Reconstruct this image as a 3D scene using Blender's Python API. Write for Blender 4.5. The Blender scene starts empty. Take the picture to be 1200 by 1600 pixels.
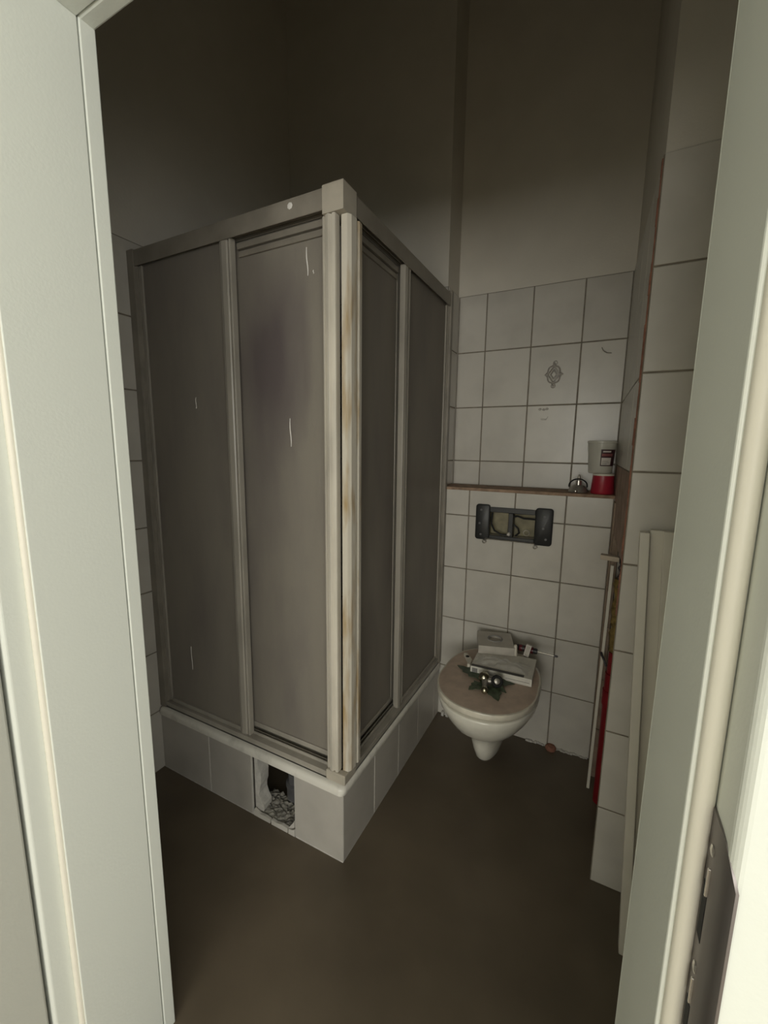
import bpy, bmesh, math, random
from mathutils import Vector, Matrix
random.seed(7)
S = bpy.context.scene
C = S.collection

# ------------------------------------------------------------------ camera
CAM = Vector((0.8027, -1.8400, 1.3143)); YAW, PITCH, ROLL, FPX = 0.4743, -0.1543, 0.0122, 652.49
_f = Vector((-math.sin(YAW)*math.cos(PITCH), math.cos(YAW)*math.cos(PITCH), math.sin(PITCH)))
_r = Vector((math.cos(YAW), math.sin(YAW), 0)); _u = _r.cross(_f)
_r2 = math.cos(ROLL)*_r + math.sin(ROLL)*_u; _u2 = -math.sin(ROLL)*_r + math.cos(ROLL)*_u
cd = bpy.data.cameras.new('camera'); cd.sensor_fit = 'HORIZONTAL'; cd.sensor_width = 36; cd.lens = FPX/1200*36
cd.clip_start = 0.02
cam = bpy.data.objects.new('camera', cd); C.objects.link(cam)
M4 = Matrix((( _r2.x, _u2.x, -_f.x, CAM.x), (_r2.y, _u2.y, -_f.y, CAM.y), (_r2.z, _u2.z, -_f.z, CAM.z), (0, 0, 0, 1)))
cam.matrix_world = M4
S.camera = cam

# ------------------------------------------------------------------ light: daylight through the unseen hallway window behind the camera, plus an added side window
w = bpy.data.worlds.new('world'); S.world = w; w.use_nodes = True
w.node_tree.nodes['Background'].inputs[0].default_value = (0.75, 0.85, 1.0, 1)
w.node_tree.nodes['Background'].inputs[1].default_value = 0.6
def window_light(loc, rot, sx_, sy_, watts, col):
    ld = bpy.data.lights.new('window_daylight', 'AREA'); ld.shape = 'RECTANGLE'; ld.size = sx_; ld.size_y = sy_; ld.energy = watts; ld.color = col
    lo = bpy.data.objects.new('window_daylight', ld); C.objects.link(lo); lo.location = loc; lo.rotation_euler = rot
window_light((1.35, -5.06, 1.45), (math.radians(90), 0, 0), 2.1, 1.3, 62, (1.0, 0.965, 0.865))         # rear window, shines along +Y
window_light((2.46, -3.45, 1.45), (math.radians(90), 0, math.radians(90)), 2.5, 1.3, 42, (1.0, 0.98, 0.90))  # unseen side window added to light jamb and left pane, shines along -X
S.view_settings.view_transform = 'Standard'; S.view_settings.look = 'None'
S.view_settings.exposure = 0.18; S.view_settings.gamma = 1.0; S.view_settings.use_curve_mapping = False
S.cycles.use_denoising = True
S.cycles.max_bounces = 10; S.cycles.diffuse_bounces = 6

# ------------------------------------------------------------------ materials
MATS = {}
def mat(name, col, rough=0.5, metal=0.0, var=0.0, scale=6.0, bump=0.0, bscale=60.0, rand=0.0, spec=0.5, col2=None, stretch=(1, 1, 1), coat=0.0, lo=0.35, hi=0.65, detail=4.0):
    m = bpy.data.materials.new(name); m.use_nodes = True; nt = m.node_tree; b = nt.nodes['Principled BSDF']
    b.inputs['Roughness'].default_value = rough; b.inputs['Metallic'].default_value = metal
    b.inputs['Specular IOR Level'].default_value = spec
    if coat: b.inputs['Coat Weight'].default_value = coat; b.inputs['Coat Roughness'].default_value = 0.15
    b.inputs['Base Color'].default_value = (*col, 1)
    geo = nt.nodes.new('ShaderNodeNewGeometry')
    src = None
    if var or col2:
        mp = nt.nodes.new('ShaderNodeMapping'); mp.inputs['Scale'].default_value = stretch
        nt.links.new(geo.outputs['Position'], mp.inputs['Vector'])
        n = nt.nodes.new('ShaderNodeTexNoise'); n.inputs['Scale'].default_value = scale; n.inputs['Detail'].default_value = detail
        nt.links.new(mp.outputs[0], n.inputs['Vector'])
        r = nt.nodes.new('ShaderNodeValToRGB'); r.color_ramp.elements[0].position = lo; r.color_ramp.elements[1].position = hi
        c2 = col2 if col2 else tuple(c*(1-var) for c in col)
        r.color_ramp.elements[0].color = (*c2, 1); r.color_ramp.elements[1].color = (*col, 1)
        nt.links.new(n.outputs['Fac'], r.inputs['Fac']); src = r.outputs['Color']
    if rand:
        oi = nt.nodes.new('ShaderNodeObjectInfo')
        mr = nt.nodes.new('ShaderNodeMapRange'); mr.inputs['To Min'].default_value = 1-rand; mr.inputs['To Max'].default_value = 1+rand*0.5
        nt.links.new(oi.outputs['Random'], mr.inputs['Value'])
        mx = nt.nodes.new('ShaderNodeVectorMath'); mx.operation = 'SCALE'
        if src: nt.links.new(src, mx.inputs[0])
        else: mx.inputs[0].default_value = col
        nt.links.new(mr.outputs[0], mx.inputs['Scale']); src = mx.outputs[0]
    if src: nt.links.new(src, b.inputs['Base Color'])
    if bump:
        n2 = nt.nodes.new('ShaderNodeTexNoise'); n2.inputs['Scale'].default_value = bscale; n2.inputs['Detail'].default_value = 3
        nt.links.new(geo.outputs['Position'], n2.inputs['Vector'])
        bp = nt.nodes.new('ShaderNodeBump'); bp.inputs['Strength'].default_value = bump; bp.inputs['Distance'].default_value = 0.004
        nt.links.new(n2.outputs['Fac'], bp.inputs['Height']); nt.links.new(bp.outputs[0], b.inputs['Normal'])
    MATS[name] = m
    return m

mat('tile_dusty_shaded', (0.465, 0.44, 0.40), 0.35, rand=0.05, var=0.12, scale=9, bump=0.04, bscale=25, lo=0.3, hi=0.6)  # darker copy of tile for the plinth: dust, with shade put into the colour
mat('tile', (0.595, 0.57, 0.52), 0.28, rand=0.06, var=0.10, scale=9, bump=0.04, bscale=25, lo=0.3, hi=0.6)
mat('grout', (0.25, 0.22, 0.175), 0.9, var=0.3, scale=30, bump=0.3, bscale=200)
mat('paint', (0.68, 0.645, 0.575), 0.85, var=0.06, scale=5, bump=0.12, bscale=120)
mat('hallpaint', (0.78, 0.78, 0.73), 0.8)
mat('floor', (0.135, 0.108, 0.076), 0.42, var=0.25, scale=3.5, bump=0.05, bscale=80, spec=0.4)
mat('hallfloor', (0.42, 0.35, 0.26), 0.45, var=0.2, scale=4)
mat('frame_white', (0.69, 0.715, 0.665), 0.42, bump=0.05, bscale=220)
mat('cream', (0.72, 0.69, 0.60), 0.5)
mat('leafgrey', (0.46, 0.465, 0.42), 0.45, bump=0.05, bscale=200)
mat('profile', (0.36, 0.335, 0.29), 0.33, var=0.22, scale=14, stretch=(1, 1, 0.35), lo=0.3, hi=0.6)
mat('handle', (0.62, 0.58, 0.50), 0.30, var=0.25, scale=14, stretch=(1, 1, 0.25), lo=0.3, hi=0.6)
mat('handle_grimy', (0.62, 0.58, 0.50), 0.35, col2=(0.40, 0.29, 0.155), scale=9, stretch=(3, 3, 0.5), lo=0.34, hi=0.52)
mat('rail', (0.27, 0.245, 0.205), 0.38, var=0.25, scale=10)
mat('cap', (0.46, 0.42, 0.35), 0.5, var=0.15, scale=20)
mat('tray', (0.70, 0.68, 0.62), 0.3, var=0.22, scale=22, lo=0.28, hi=0.5)
mat('mortar', (0.30, 0.285, 0.25), 0.95, var=0.45, scale=45, bump=0.8, bscale=90)
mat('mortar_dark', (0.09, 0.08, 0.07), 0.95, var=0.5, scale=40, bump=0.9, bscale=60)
mat('gypsum', (0.58, 0.56, 0.52), 0.9, var=0.2, scale=50, bump=0.5, bscale=120)
mat('ledge', (0.40, 0.275, 0.19), 0.8, var=0.4, scale=35, bump=0.4, bscale=150)
mat('terracotta', (0.33, 0.15, 0.10), 0.9, var=0.45, scale=40, bump=0.4, bscale=200)
mat('plaster_pink', (0.42, 0.30, 0.24), 0.9, var=0.35, scale=18, bump=0.4, bscale=120)
mat('plaster_brown', (0.33, 0.25, 0.19), 0.9, var=0.3, scale=25, bump=0.5, bscale=120)
mat('porcelain', (0.76, 0.74, 0.66), 0.12, var=0.10, scale=18, spec=0.5, coat=0.3)
mat('lid', (0.55, 0.43, 0.345), 0.55, var=0.16, scale=30, bump=0.1, bscale=300)
mat('seat', (0.70, 0.66, 0.56), 0.3, var=0.15, scale=25)
mat('black_plastic', (0.022, 0.023, 0.024), 0.42, bump=0.05)
mat('black_matte', (0.008, 0.008, 0.008), 0.8)
mat('cistern', (0.30, 0.27, 0.17), 0.6, var=0.3, scale=30)
mat('grey_plastic', (0.10, 0.10, 0.105), 0.4)
mat('chrome', (0.68, 0.66, 0.62), 0.20, metal=0.85)
mat('dull_metal', (0.48, 0.455, 0.41), 0.34, metal=0.7, var=0.3, scale=40)
mat('steel', (0.23, 0.21, 0.205), 0.42, metal=0.8, var=0.15, scale=15)
mat('brass', (0.44, 0.42, 0.33), 0.22, metal=1.0)
mat('leaf', (0.085, 0.115, 0.065), 0.5, var=0.45, scale=60)
mat('red_plastic', (0.40, 0.022, 0.045), 0.34, var=0.1, scale=20)
mat('red_pipe', (0.24, 0.010, 0.016), 0.45, var=0.2, scale=12)
mat('red_handle', (0.11, 0.012, 0.018), 0.3)
mat('wool', (0.27, 0.19, 0.06), 1.0, var=0.6, scale=50, bump=1.0, bscale=90)
mat('carton', (0.70, 0.675, 0.61), 0.7, var=0.12, scale=40)
mat('print_dark', (0.10, 0.095, 0.09), 0.7)
mat('print_mid', (0.27, 0.26, 0.25), 0.7)
mat('label_dark', (0.045, 0.012, 0.018), 0.5)
mat('label_white', (0.66, 0.62, 0.58), 0.6)
mat('label_red', (0.25, 0.08, 0.08), 0.6)
mat('box_grey', (0.52, 0.485, 0.43), 0.55, var=0.12, scale=30)
mat('white_lacquer', (0.70, 0.67, 0.59), 0.45, var=0.06, scale=10)
mat('wood_pale', (0.52, 0.44, 0.35), 0.7, var=0.2, scale=30)
mat('drip', (0.72, 0.70, 0.66), 0.7)
mat('cable', (0.03, 0.025, 0.03), 0.5)
mat('decor', (0.42, 0.39, 0.35), 0.4, var=0.4, scale=150)
mat('smudge', (0.45, 0.42, 0.38), 0.7, var=0.3, scale=120)

def pane_material():
    m = bpy.data.materials.new('frosted_pane'); m.use_nodes = True; nt = m.node_tree; N = nt.nodes; L = nt.links
    b = N['Principled BSDF']; out = N['Material Output']
    geo = N.new('ShaderNodeNewGeometry')
    mp = N.new('ShaderNodeMapping'); mp.inputs['Scale'].default_value = (1, 1, 0.28); L.new(geo.outputs['Position'], mp.inputs['Vector'])
    n = N.new('ShaderNodeTexNoise'); n.inputs['Scale'].default_value = 7; n.inputs['Detail'].default_value = 7; n.inputs['Roughness'].default_value = 0.62
    L.new(mp.outputs[0], n.inputs['Vector'])
    r = N.new('ShaderNodeValToRGB'); e = r.color_ramp.elements
    e[0].position = 0.30; e[0].color = (0.275, 0.248, 0.224, 1); e[1].position = 0.56; e[1].color = (0.355, 0.325, 0.278, 1)
    L.new(n.outputs['Fac'], r.inputs['Fac'])
    # dark mould patch on the sliding pane
    mm = N.new('ShaderNodeMapping'); mm.vector_type = 'POINT'; mm.inputs['Location'].default_value = (0.11/0.15, 0.0, -1.56/0.30); mm.inputs['Scale'].default_value = (1/0.15, 0.0, 1/0.30)
    L.new(geo.outputs['Position'], mm.inputs['Vector'])
    ln = N.new('ShaderNodeVectorMath'); ln.operation = 'LENGTH'; L.new(mm.outputs[0], ln.inputs[0])
    n3 = N.new('ShaderNodeTexNoise'); n3.inputs['Scale'].default_value = 16; n3.inputs['Detail'].default_value = 6; L.new(mp.outputs[0], n3.inputs['Vector'])
    ad = N.new('ShaderNodeMath'); ad.operation = 'ADD'; L.new(ln.outputs['Value'], ad.inputs[0]); L.new(n3.outputs['Fac'], ad.inputs[1])
    ms = N.new('ShaderNodeMapRange'); ms.inputs['From Min'].default_value = 0.75; ms.inputs['From Max'].default_value = 1.7; ms.inputs['To Min'].default_value = 0.8; ms.inputs['To Max'].default_value = 0.0
    L.new(ad.outputs[0], ms.inputs['Value'])
    mc = N.new('ShaderNodeMixRGB'); mc.inputs['Color2'].default_value = (0.15, 0.122, 0.132, 1)
    L.new(ms.outputs[0], mc.inputs['Fac']); L.new(r.outputs['Color'], mc.inputs['Color1']); L.new(mc.outputs[0], b.inputs['Base Color'])
    b.inputs['Roughness'].default_value = 0.42; b.inputs['Specular IOR Level'].default_value = 0.45
    v = N.new('ShaderNodeTexNoise'); v.inputs['Scale'].default_value = 260; v.inputs['Detail'].default_value = 1; L.new(geo.outputs['Position'], v.inputs['Vector'])
    bp = N.new('ShaderNodeBump'); bp.inputs['Strength'].default_value = 0.25; bp.inputs['Distance'].default_value = 0.002
    L.new(v.outputs['Fac'], bp.inputs['Height']); L.new(bp.outputs[0], b.inputs['Normal'])
    t = N.new('ShaderNodeBsdfTranslucent'); t.inputs['Color'].default_value = (0.5, 0.47, 0.43, 1)
    mx = N.new('ShaderNodeMixShader'); mx.inputs[0].default_value = 0.35
    L.new(b.outputs[0], mx.inputs[1]); L.new(t.outputs[0], mx.inputs[2]); L.new(mx.outputs[0], out.inputs['Surface'])
    MATS['pane'] = m
pane_material()

def clear_material(name, col, alpha, rough=0.15):
    m = bpy.data.materials.new(name); m.use_nodes = True; nt = m.node_tree; N = nt.nodes; L = nt.links
    b = N['Principled BSDF']; out = N['Material Output']
    b.inputs['Base Color'].default_value = (*col, 1); b.inputs['Roughness'].default_value = rough
    t = N.new('ShaderNodeBsdfTransparent'); mx = N.new('ShaderNodeMixShader'); mx.inputs[0].default_value = alpha
    L.new(t.outputs[0], mx.inputs[1]); L.new(b.outputs[0], mx.inputs[2]); L.new(mx.outputs[0], out.inputs['Surface'])
    MATS[name] = m
clear_material('cling', (0.66, 0.64, 0.60), 0.28, 0.10)
clear_material('milky', (0.74, 0.73, 0.66), 0.55, 0.25)

# ------------------------------------------------------------------ mesh helpers
WL = {}
def wl(o): return WL.get(o.name, Vector((0, 0, 0)))

class MB:
    def __init__(s): s.v = []; s.f = []; s.m = []
    def add(s, vs, fs, mi=0):
        k = len(s.v); s.v += [Vector(v) for v in vs]
        for f in fs: s.f.append([i+k for i in f]); s.m.append(mi)
        return s
    def box(s, x0, x1, y0, y1, z0, z1, mi=0, rz=0.0, piv=None, M=None):
        vs = [Vector((x, y, z)) for z in (z0, z1) for y in (y0, y1) for x in (x0, x1)]
        if rz:
            p = Vector(piv) if piv else Vector(((x0+x1)/2, (y0+y1)/2, 0)); R = Matrix.Rotation(rz, 3, 'Z'); vs = [p+R@(v-p) for v in vs]
        if M is not None: vs = [M@v for v in vs]
        return s.add(vs, [(0, 2, 3, 1), (4, 5, 7, 6), (0, 1, 5, 4), (2, 6, 7, 3), (0, 4, 6, 2), (1, 3, 7, 5)], mi)
    def prism(s, pts, z0, z1, mi=0):
        n = len(pts)
        a = sum(pts[i][0]*pts[(i+1) % n][1]-pts[(i+1) % n][0]*pts[i][1] for i in range(n))
        if a < 0: pts = pts[::-1]
        vs = [(x, y, z0) for x, y in pts]+[(x, y, z1) for x, y in pts]
        fs = [tuple(range(n))[::-1], tuple(range(n, 2*n))]+[(i, (i+1) % n, n+(i+1) % n, n+i) for i in range(n)]
        return s.add(vs, fs, mi)
    def loft(s, loops, cap0=True, cap1=True, mi=0):
        n = len(loops[0]); vs = [v for l in loops for v in l]; fs = []
        for k in range(len(loops)-1):
            for i in range(n):
                j = (i+1) % n; fs.append((k*n+i, k*n+j, (k+1)*n+j, (k+1)*n+i))
        if cap0: fs.append(tuple(range(n))[::-1])
        if cap1: fs.append(tuple(range((len(loops)-1)*n, len(loops)*n)))
        return s.add(vs, fs, mi)
    def lathe(s, prof, M=None, n=28, mi=0, cap0=True, cap1=True):
        loops = []
        for r, z in prof:
            l = [Vector((r*math.cos(2*math.pi*i/n), r*math.sin(2*math.pi*i/n), z)) for i in range(n)]
            if M is not None: l = [M@v for v in l]
            loops.append(l)
        return s.loft(loops, cap0, cap1, mi)
    def tube(s, path, r, n=10, mi=0, closed=False):
        path = [Vector(p) for p in path]; loops = []; N = len(path); up = None
        for i, p in enumerate(path):
            a = path[(i-1) % N] if (i > 0 or closed) else p; b = path[(i+1) % N] if (i < N-1 or closed) else p
            t = (b-a).normalized()
            if up is None: up = t.orthogonal().normalized()
            up = (up-t*up.dot(t)).normalized(); bi = t.cross(up); rr = r[i] if isinstance(r, (list, tuple)) else r
            loops.append([p+rr*(math.cos(2*math.pi*k/n)*up+math.sin(2*math.pi*k/n)*bi) for k in range(n)])
        if closed: loops.append(loops[0]); return s.loft(loops, False, False, mi)
        return s.loft(loops, True, True, mi)
    def build(s, name, mats, parent=None, bevel=0.0, smooth=False, origin=None, seg=2, subsurf=0):
        if isinstance(mats, str): mats = [mats]
        mn = Vector([min(v[i] for v in s.v) for i in range(3)]); mx = Vector([max(v[i] for v in s.v) for i in range(3)])
        o0 = Vector(origin) if origin is not None else Vector(((mn.x+mx.x)/2, (mn.y+mx.y)/2, mn.z))
        me = bpy.data.meshes.new(name); me.from_pydata([v-o0 for v in s.v], [], s.f)
        for m in mats: me.materials.append(MATS[m])
        for p, i in zip(me.polygons, s.m): p.material_index = i; p.use_smooth = bool(smooth)
        bm = bmesh.new(); bm.from_mesh(me); bmesh.ops.recalc_face_normals(bm, faces=bm.faces[:]); bm.to_mesh(me); bm.free()
        o = bpy.data.objects.new(name, me); C.objects.link(o)
        if smooth:
            try: me.set_sharp_from_angle(angle=math.radians(45 if smooth is True else smooth))
            except Exception: pass
        if bevel:
            b = o.modifiers.new('bevel', 'BEVEL'); b.width = bevel; b.segments = seg; b.limit_method = 'ANGLE'
        if subsurf:
            q = o.modifiers.new('sub', 'SUBSURF'); q.levels = subsurf; q.render_levels = subsurf
        WL[o.name] = o0
        if parent is not None: o.parent = parent; o.location = o0-wl(parent)
        else: o.location = o0
        return o

def tag(o, label=None, cat=None, group=None, kind=None):
    if label: o['label'] = label
    if cat: o['category'] = cat
    if group: o['group'] = group
    if kind: o['kind'] = kind
    return o
def thing(name, loc, label, cat, group=None):
    o = bpy.data.objects.new(name, None); o.empty_display_size = 0.05; C.objects.link(o); o.location = loc; WL[o.name] = Vector(loc)
    return tag(o, label, cat, group)
def struct(o, label, cat='wall'): return tag(o, label, cat, kind='structure')
def rrect(x0, x1, y0, y1, r, z, n=5):
    pts = []
    for cx, cy, a0 in ((x1-r, y0+r, -90), (x1-r, y1-r, 0), (x0+r, y1-r, 90), (x0+r, y0+r, 180)):
        for i in range(n+1):
            a = math.radians(a0+90*i/n); pts.append(Vector((cx+r*math.cos(a), cy+r*math.sin(a), z)))
    return pts
def bx(name, m, parent, *a, bevel=0.0, **k): return MB().box(*a, **k).build(name, m, parent, bevel=bevel)

# tiles: local x = width, -y = front, z = up ; shared mesh by size
TM = {}
def tile_mesh(wd, ht, m='tile'):
    k = (round(wd, 3), round(ht, 3), m)
    if k in TM: return TM[k]
    e = min(0.0016, wd*0.2); t = 0.007; v = []; f = []
    v = [(0, t, 0), (wd, t, 0), (wd, t, ht), (0, t, ht), (0, 0.0012, 0), (wd, 0.0012, 0), (wd, 0.0012, ht), (0, 0.0012, ht), (e, 0, e), (wd-e, 0, e), (wd-e, 0, ht-e), (e, 0, ht-e)]
    f = [(3, 2, 1, 0), (0, 1, 5, 4), (1, 2, 6, 5), (2, 3, 7, 6), (3, 0, 4, 7), (4, 5, 9, 8), (5, 6, 10, 9), (6, 7, 11, 10), (7, 4, 8, 11), (8, 9, 10, 11)]
    me = bpy.data.meshes.new('tile'); me.from_pydata(v, [], f); me.materials.append(MATS[m])
    bm = bmesh.new(); bm.from_mesh(me); bmesh.ops.recalc_face_normals(bm, faces=bm.faces[:]); bm.to_mesh(me); bm.free()
    TM[k] = me; return me
G = 0.0024
TRNG = random.Random(3)
def tiles(parent, org, u, ucuts, vcuts, skip=None, m='tile'):
    mname = m
    """org: world point of u=0,z=0 ; u: horizontal unit vector (front is u x ... )"""
    u = Vector(u).normalized(); nin = Vector((0, 0, 1)).cross(u)          # into the wall
    out = []
    for i in range(len(ucuts)-1):
        for j in range(len(vcuts)-1):
            if skip and skip(i, j): continue
            wd = ucuts[i+1]-ucuts[i]-2*G; ht = vcuts[j+1]-vcuts[j]-2*G
            if wd < 0.006 or ht < 0.006: continue
            o = bpy.data.objects.new('tile', tile_mesh(wd, ht, mname)); C.objects.link(o)
            p = Vector(org)+u*(ucuts[i]+G)+Vector((0, 0, vcuts[j]+G))+nin*TRNG.uniform(-0.0004, 0.0004)
            R = Matrix((u, nin, Vector((0, 0, 1)))).transposed()
            tl = Matrix.Rotation(TRNG.uniform(-0.0025, 0.0025), 3, 'Z')@Matrix.Rotation(TRNG.uniform(-0.0025, 0.0025), 3, 'X')
            m = (R@tl).to_4x4(); m.translation = p-wl(parent)
            o.parent = parent; o.matrix_local = m; WL[o.name] = p
            out.append((i, j, o))
    return out

XL, YB, YU, YF = -0.6945, 0.0, 0.1545, -1.372
ZC, ZT, ZLED = 3.5, 2.004, 1.139
H = 0.25; Z0 = 0.0106
T = 0.006
VC = [0.0]+[ZT-H*k for k in range(7, -1, -1)]

# ------------------------------------------------------------------ the setting: shell
fl = MB().box(XL-0.1, 1.42, -1.47, 0.30, -0.08, 0).build('floor', 'floor'); struct(fl, 'dark brown vinyl bathroom floor', 'floor')
fh = MB().box(-1.6, 2.4, -5.0, -1.47, -0.08, 0.0).build('floor_hall', 'hallfloor'); struct(fh, 'hallway floor outside the bathroom door', 'floor')
ce = MB().box(XL-0.1, 1.42, YF-0.05, 0.30, ZC, ZC+0.08).build('ceiling', 'paint'); struct(ce, 'high painted bathroom ceiling', 'ceiling')
ch = MB().box(-1.6, 2.4, -5.0, -1.43, ZC, ZC+0.08).build('ceiling_hall', 'hallpaint'); struct(ch, 'white hallway ceiling', 'ceiling')

wlft = MB().box(XL-0.10, XL-T, YF-0.02, 0.16, 0, ZC).build('wall_left', 'paint'); struct(wlft, 'left bathroom wall, white tiles to head height and grey-white paint above')
bx('grout_bed', 'grout', wlft, XL-T-0.001, XL-0.0022, YF, 0.0, 0, ZT)
tiles(wlft, (XL, YF, 0), (0, 1, 0), [0]+[YB-YF-0.2*k for k in range(6, -1, -1)], VC)

wb = MB()
wb.box(XL-0.10, 1.42, YU+T, YU+0.14, 0, ZC)                       # niche back
wb.box(XL-0.02, 0.160-T, YB+T, YU+T, 0, ZC)                       # behind the shower
hx0, hx1, hz0, hz1 = 0.372, 0.602, 0.928, 1.050                    # flush opening
wb.box(0.160-T, hx0, YB+T, YU+T, 0, ZLED-0.012); wb.box(hx1, 0.872, YB+T, YU+T, 0, ZLED-0.012)
wb.box(hx0, hx1, YB+T, YU+T, 0, hz0); wb.box(hx0, hx1, YB+T, YU+T, hz1, ZLED-0.012)
wb = wb.build('wall_back', 'paint'); struct(wb, 'back wall with white tiles, a niche above a tiled ledge and paint above')
g = MB(); g.box(XL, 0.158, YB+0.0022, YB+T+0.001, 0, ZT); g.box(0.160, 0.866, YU+0.0022, YU+T+0.001, ZLED, ZT); g.box(0.160-T-0.001, 0.160-0.0022, YB+0.002, YU, ZLED-0.01, ZT)
g.box(0.155, hx0, YB+0.0022, YB+T+0.001, 0, ZLED-0.006); g.box(hx1, 0.862, YB+0.0022, YB+T+0.001, 0, ZLED-0.006)
g.box(hx0, hx1, YB+0.0022, YB+T+0.001, 0, hz0); g.box(hx0, hx1, YB+0.0022, YB+T+0.001, hz1, ZLED-0.006)
g.build('grout_bed', 'grout', wb)
XV = 0.2898; TW = 0.2012
ucL = [0.157, XV, XV+TW, XV+2*TW, 0.8615]
vcL = [0.0, Z0+H, Z0+2*H, Z0+3*H, Z0+4*H, ZLED-0.006]
tl = tiles(wb, (0, YB, 0), (1, 0, 0), ucL, vcL, skip=lambda i, j: i in (1, 2) and j in (3, 4))
# tiles cut around the flush opening (each an L or strip of tile)
def cut_tile(x0, x1, z0, z1, holes):
    """tile outline minus the flush opening, as a polygon in x,z with thickness"""
    pts = holes; m = MB(); n = len(pts)
    vs = [(x, YB, z) for x, z in pts]+[(x, YB+0.006, z) for x, z in pts]
    m.add(vs, [tuple(range(n)), tuple(range(n, 2*n))[::-1]]+[(i, (i+1) % n, n+(i+1) % n, n+i) for i in range(n)])
    m.build('tile', 'tile', wb, bevel=0.0012, seg=1)
xa, xb_, xc = XV+G, XV+TW, XV+2*TW-G; za, zb, zc = Z0+3*H+G, Z0+4*H, ZLED-0.006-G
cut_tile(0, 0, 0, 0, [(xa, za), (xb_-G, za), (xb_-G, hz0), (hx0, hz0), (hx0, zb-G), (xa, zb-G)])
cut_tile(0, 0, 0, 0, [(xb_+G, za), (xc, za), (xc, zb-G), (hx1, zb-G), (hx1, hz0), (xb_+G, hz0)])
cut_tile(0, 0, 0, 0, [(xa, zb+G), (hx0, zb+G), (hx0, hz1), (xb_-G, hz1), (xb_-G, zc), (xa, zc)])
cut_tile(0, 0, 0, 0, [(hx1, zb+G), (xc, zb+G), (xc, zc), (xb_+G, zc), (xb_+G, hz1), (hx1, hz1)])
tiles(wb, (XL, YB, 0), (1, 0, 0), [0]+[0.8515-0.2*k for k in range(4, -1, -1)], VC)           # behind the shower panes
vcU = [ZLED, ZT-3*H, ZT-2*H, ZT-H, ZT]
tu = tiles(wb, (0, YU, 0), (1, 0, 0), [0.160, XV, XV+TW, XV+2*TW, 0.8595], vcU)
tiles(wb, (0.160, YB, 0), (0, 1, 0), [0.0, YU], vcU)                                          # left return of the niche
# relief ornament and old glue marks on the niche tiles
dtile = [o for i, j, o in tu if (i, j) == (2, 2)][0]; gtile = [o for i, j, o in tu if (i, j) == (2, 1)][0]
def relief(path, r, parent, m, name, zs=0.5):
    mb = MB().tube(path, r, n=6, closed=True); 
    for v in mb.v: v.y = YU-0.0002-(YU-v.y)*zs if v.y < YU else YU+0.0005
    o = mb.build(name, m); p = o.location.copy(); o.parent = parent
    o.matrix_parent_inverse = Matrix.Identity(4); pm = Matrix.Translation(wl(parent)); o.location = p-wl(parent); return o
def diamond(cx, cz, a, b, k=10, wob=0.0):
    out = []
    cs = [(cx, cz+b), (cx+a, cz), (cx, cz-b), (cx-a, cz)]
    for q in range(4):
        for i in range(k):
            t = i/k; x = cs[q][0]*(1-t)+cs[(q+1) % 4][0]*t; z = cs[q][1]*(1-t)+cs[(q+1) % 4][1]*t
            s_ = 1+wob*math.sin(t*math.pi*3); out.append((cx+(x-cx)*s_, YU, cz+(z-cz)*s_))
    return out
for a_, b_, wb_ in ((0.036, 0.050, -0.12), (0.024, 0.034, 0.0), (0.013, 0.019, 0.0)):
    relief(diamond(0.593, 1.632, a_, b_, wob=wb_), 0.0036, dtile, 'decor', 'ornament', 0.9)
for sx, sz in ((0.003, 0.048), (0.0, -0.048)):
    relief([(0.593+sx+0.008*math.cos(t), YU, 1.632+sz+0.008*math.sin(t)) for t in [i*math.pi/5 for i in range(10)]], 0.0026, dtile, 'decor', 'ornament')
for cx, cz, rr in ((0.546, 1.487, 0.005), (0.562, 1.485, 0.005), (0.575, 1.488, 0.005)):
    relief([(cx+rr*math.cos(t), YU, cz+rr*0.7*math.sin(t)) for t in [i*math.pi/4 for i in range(8)]], 0.0022, gtile, 'smudge', 'glue_mark')
relief([(0.552, YU, 1.447), (0.575, YU, 1.444), (0.581, YU, 1.455), (0.574, YU, 1.441), (0.553, YU, 1.442)], 0.0012, gtile, 'smudge', 'glue_mark')
rt = [o for i, j, o in tu if (i, j) == (3, 2)][0]
MB().tube([(0.770, YU-0.001, 1.726), (0.776, YU-0.012, 1.712), (0.790, YU-0.016, 1.702), (0.806, YU-0.004, 1.702)], 0.0016, n=6).build('wire_hook', 'dull_metal', rt, smooth=True)

led = MB().box(0.156, 0.8655, YB-0.004, YU+0.003, ZLED-0.013, ZLED).build('trim_1', 'ledge', bevel=0.002); struct(led, 'rough reddish brown ledge top of the low wall above the toilet', 'ledge')
# crumbling mortar line where the back wall meets the floor
mo = MB(); rng = random.Random(5)
for i in range(26):
    x = 0.60+i*0.0098; hgt = rng.uniform(0.004, 0.012)
    mo.box(x, x+0.010, -rng.uniform(0.004, 0.012), 0.0015, 0, hgt)
tag(mo.build('mortar_bead', 'gypsum', wb, bevel=0.002), 'crumbling whitish mortar bead along the floor')
lump = MB().lathe([(0.0, 0.0), (0.022, 0.0), (0.024, 0.008), (0.017, 0.018), (0.006, 0.022), (0.0, 0.022)], Matrix.Translation((0.708, -0.012, 0)), n=9).build('mortar_lump', 'terracotta', wb)

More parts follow.
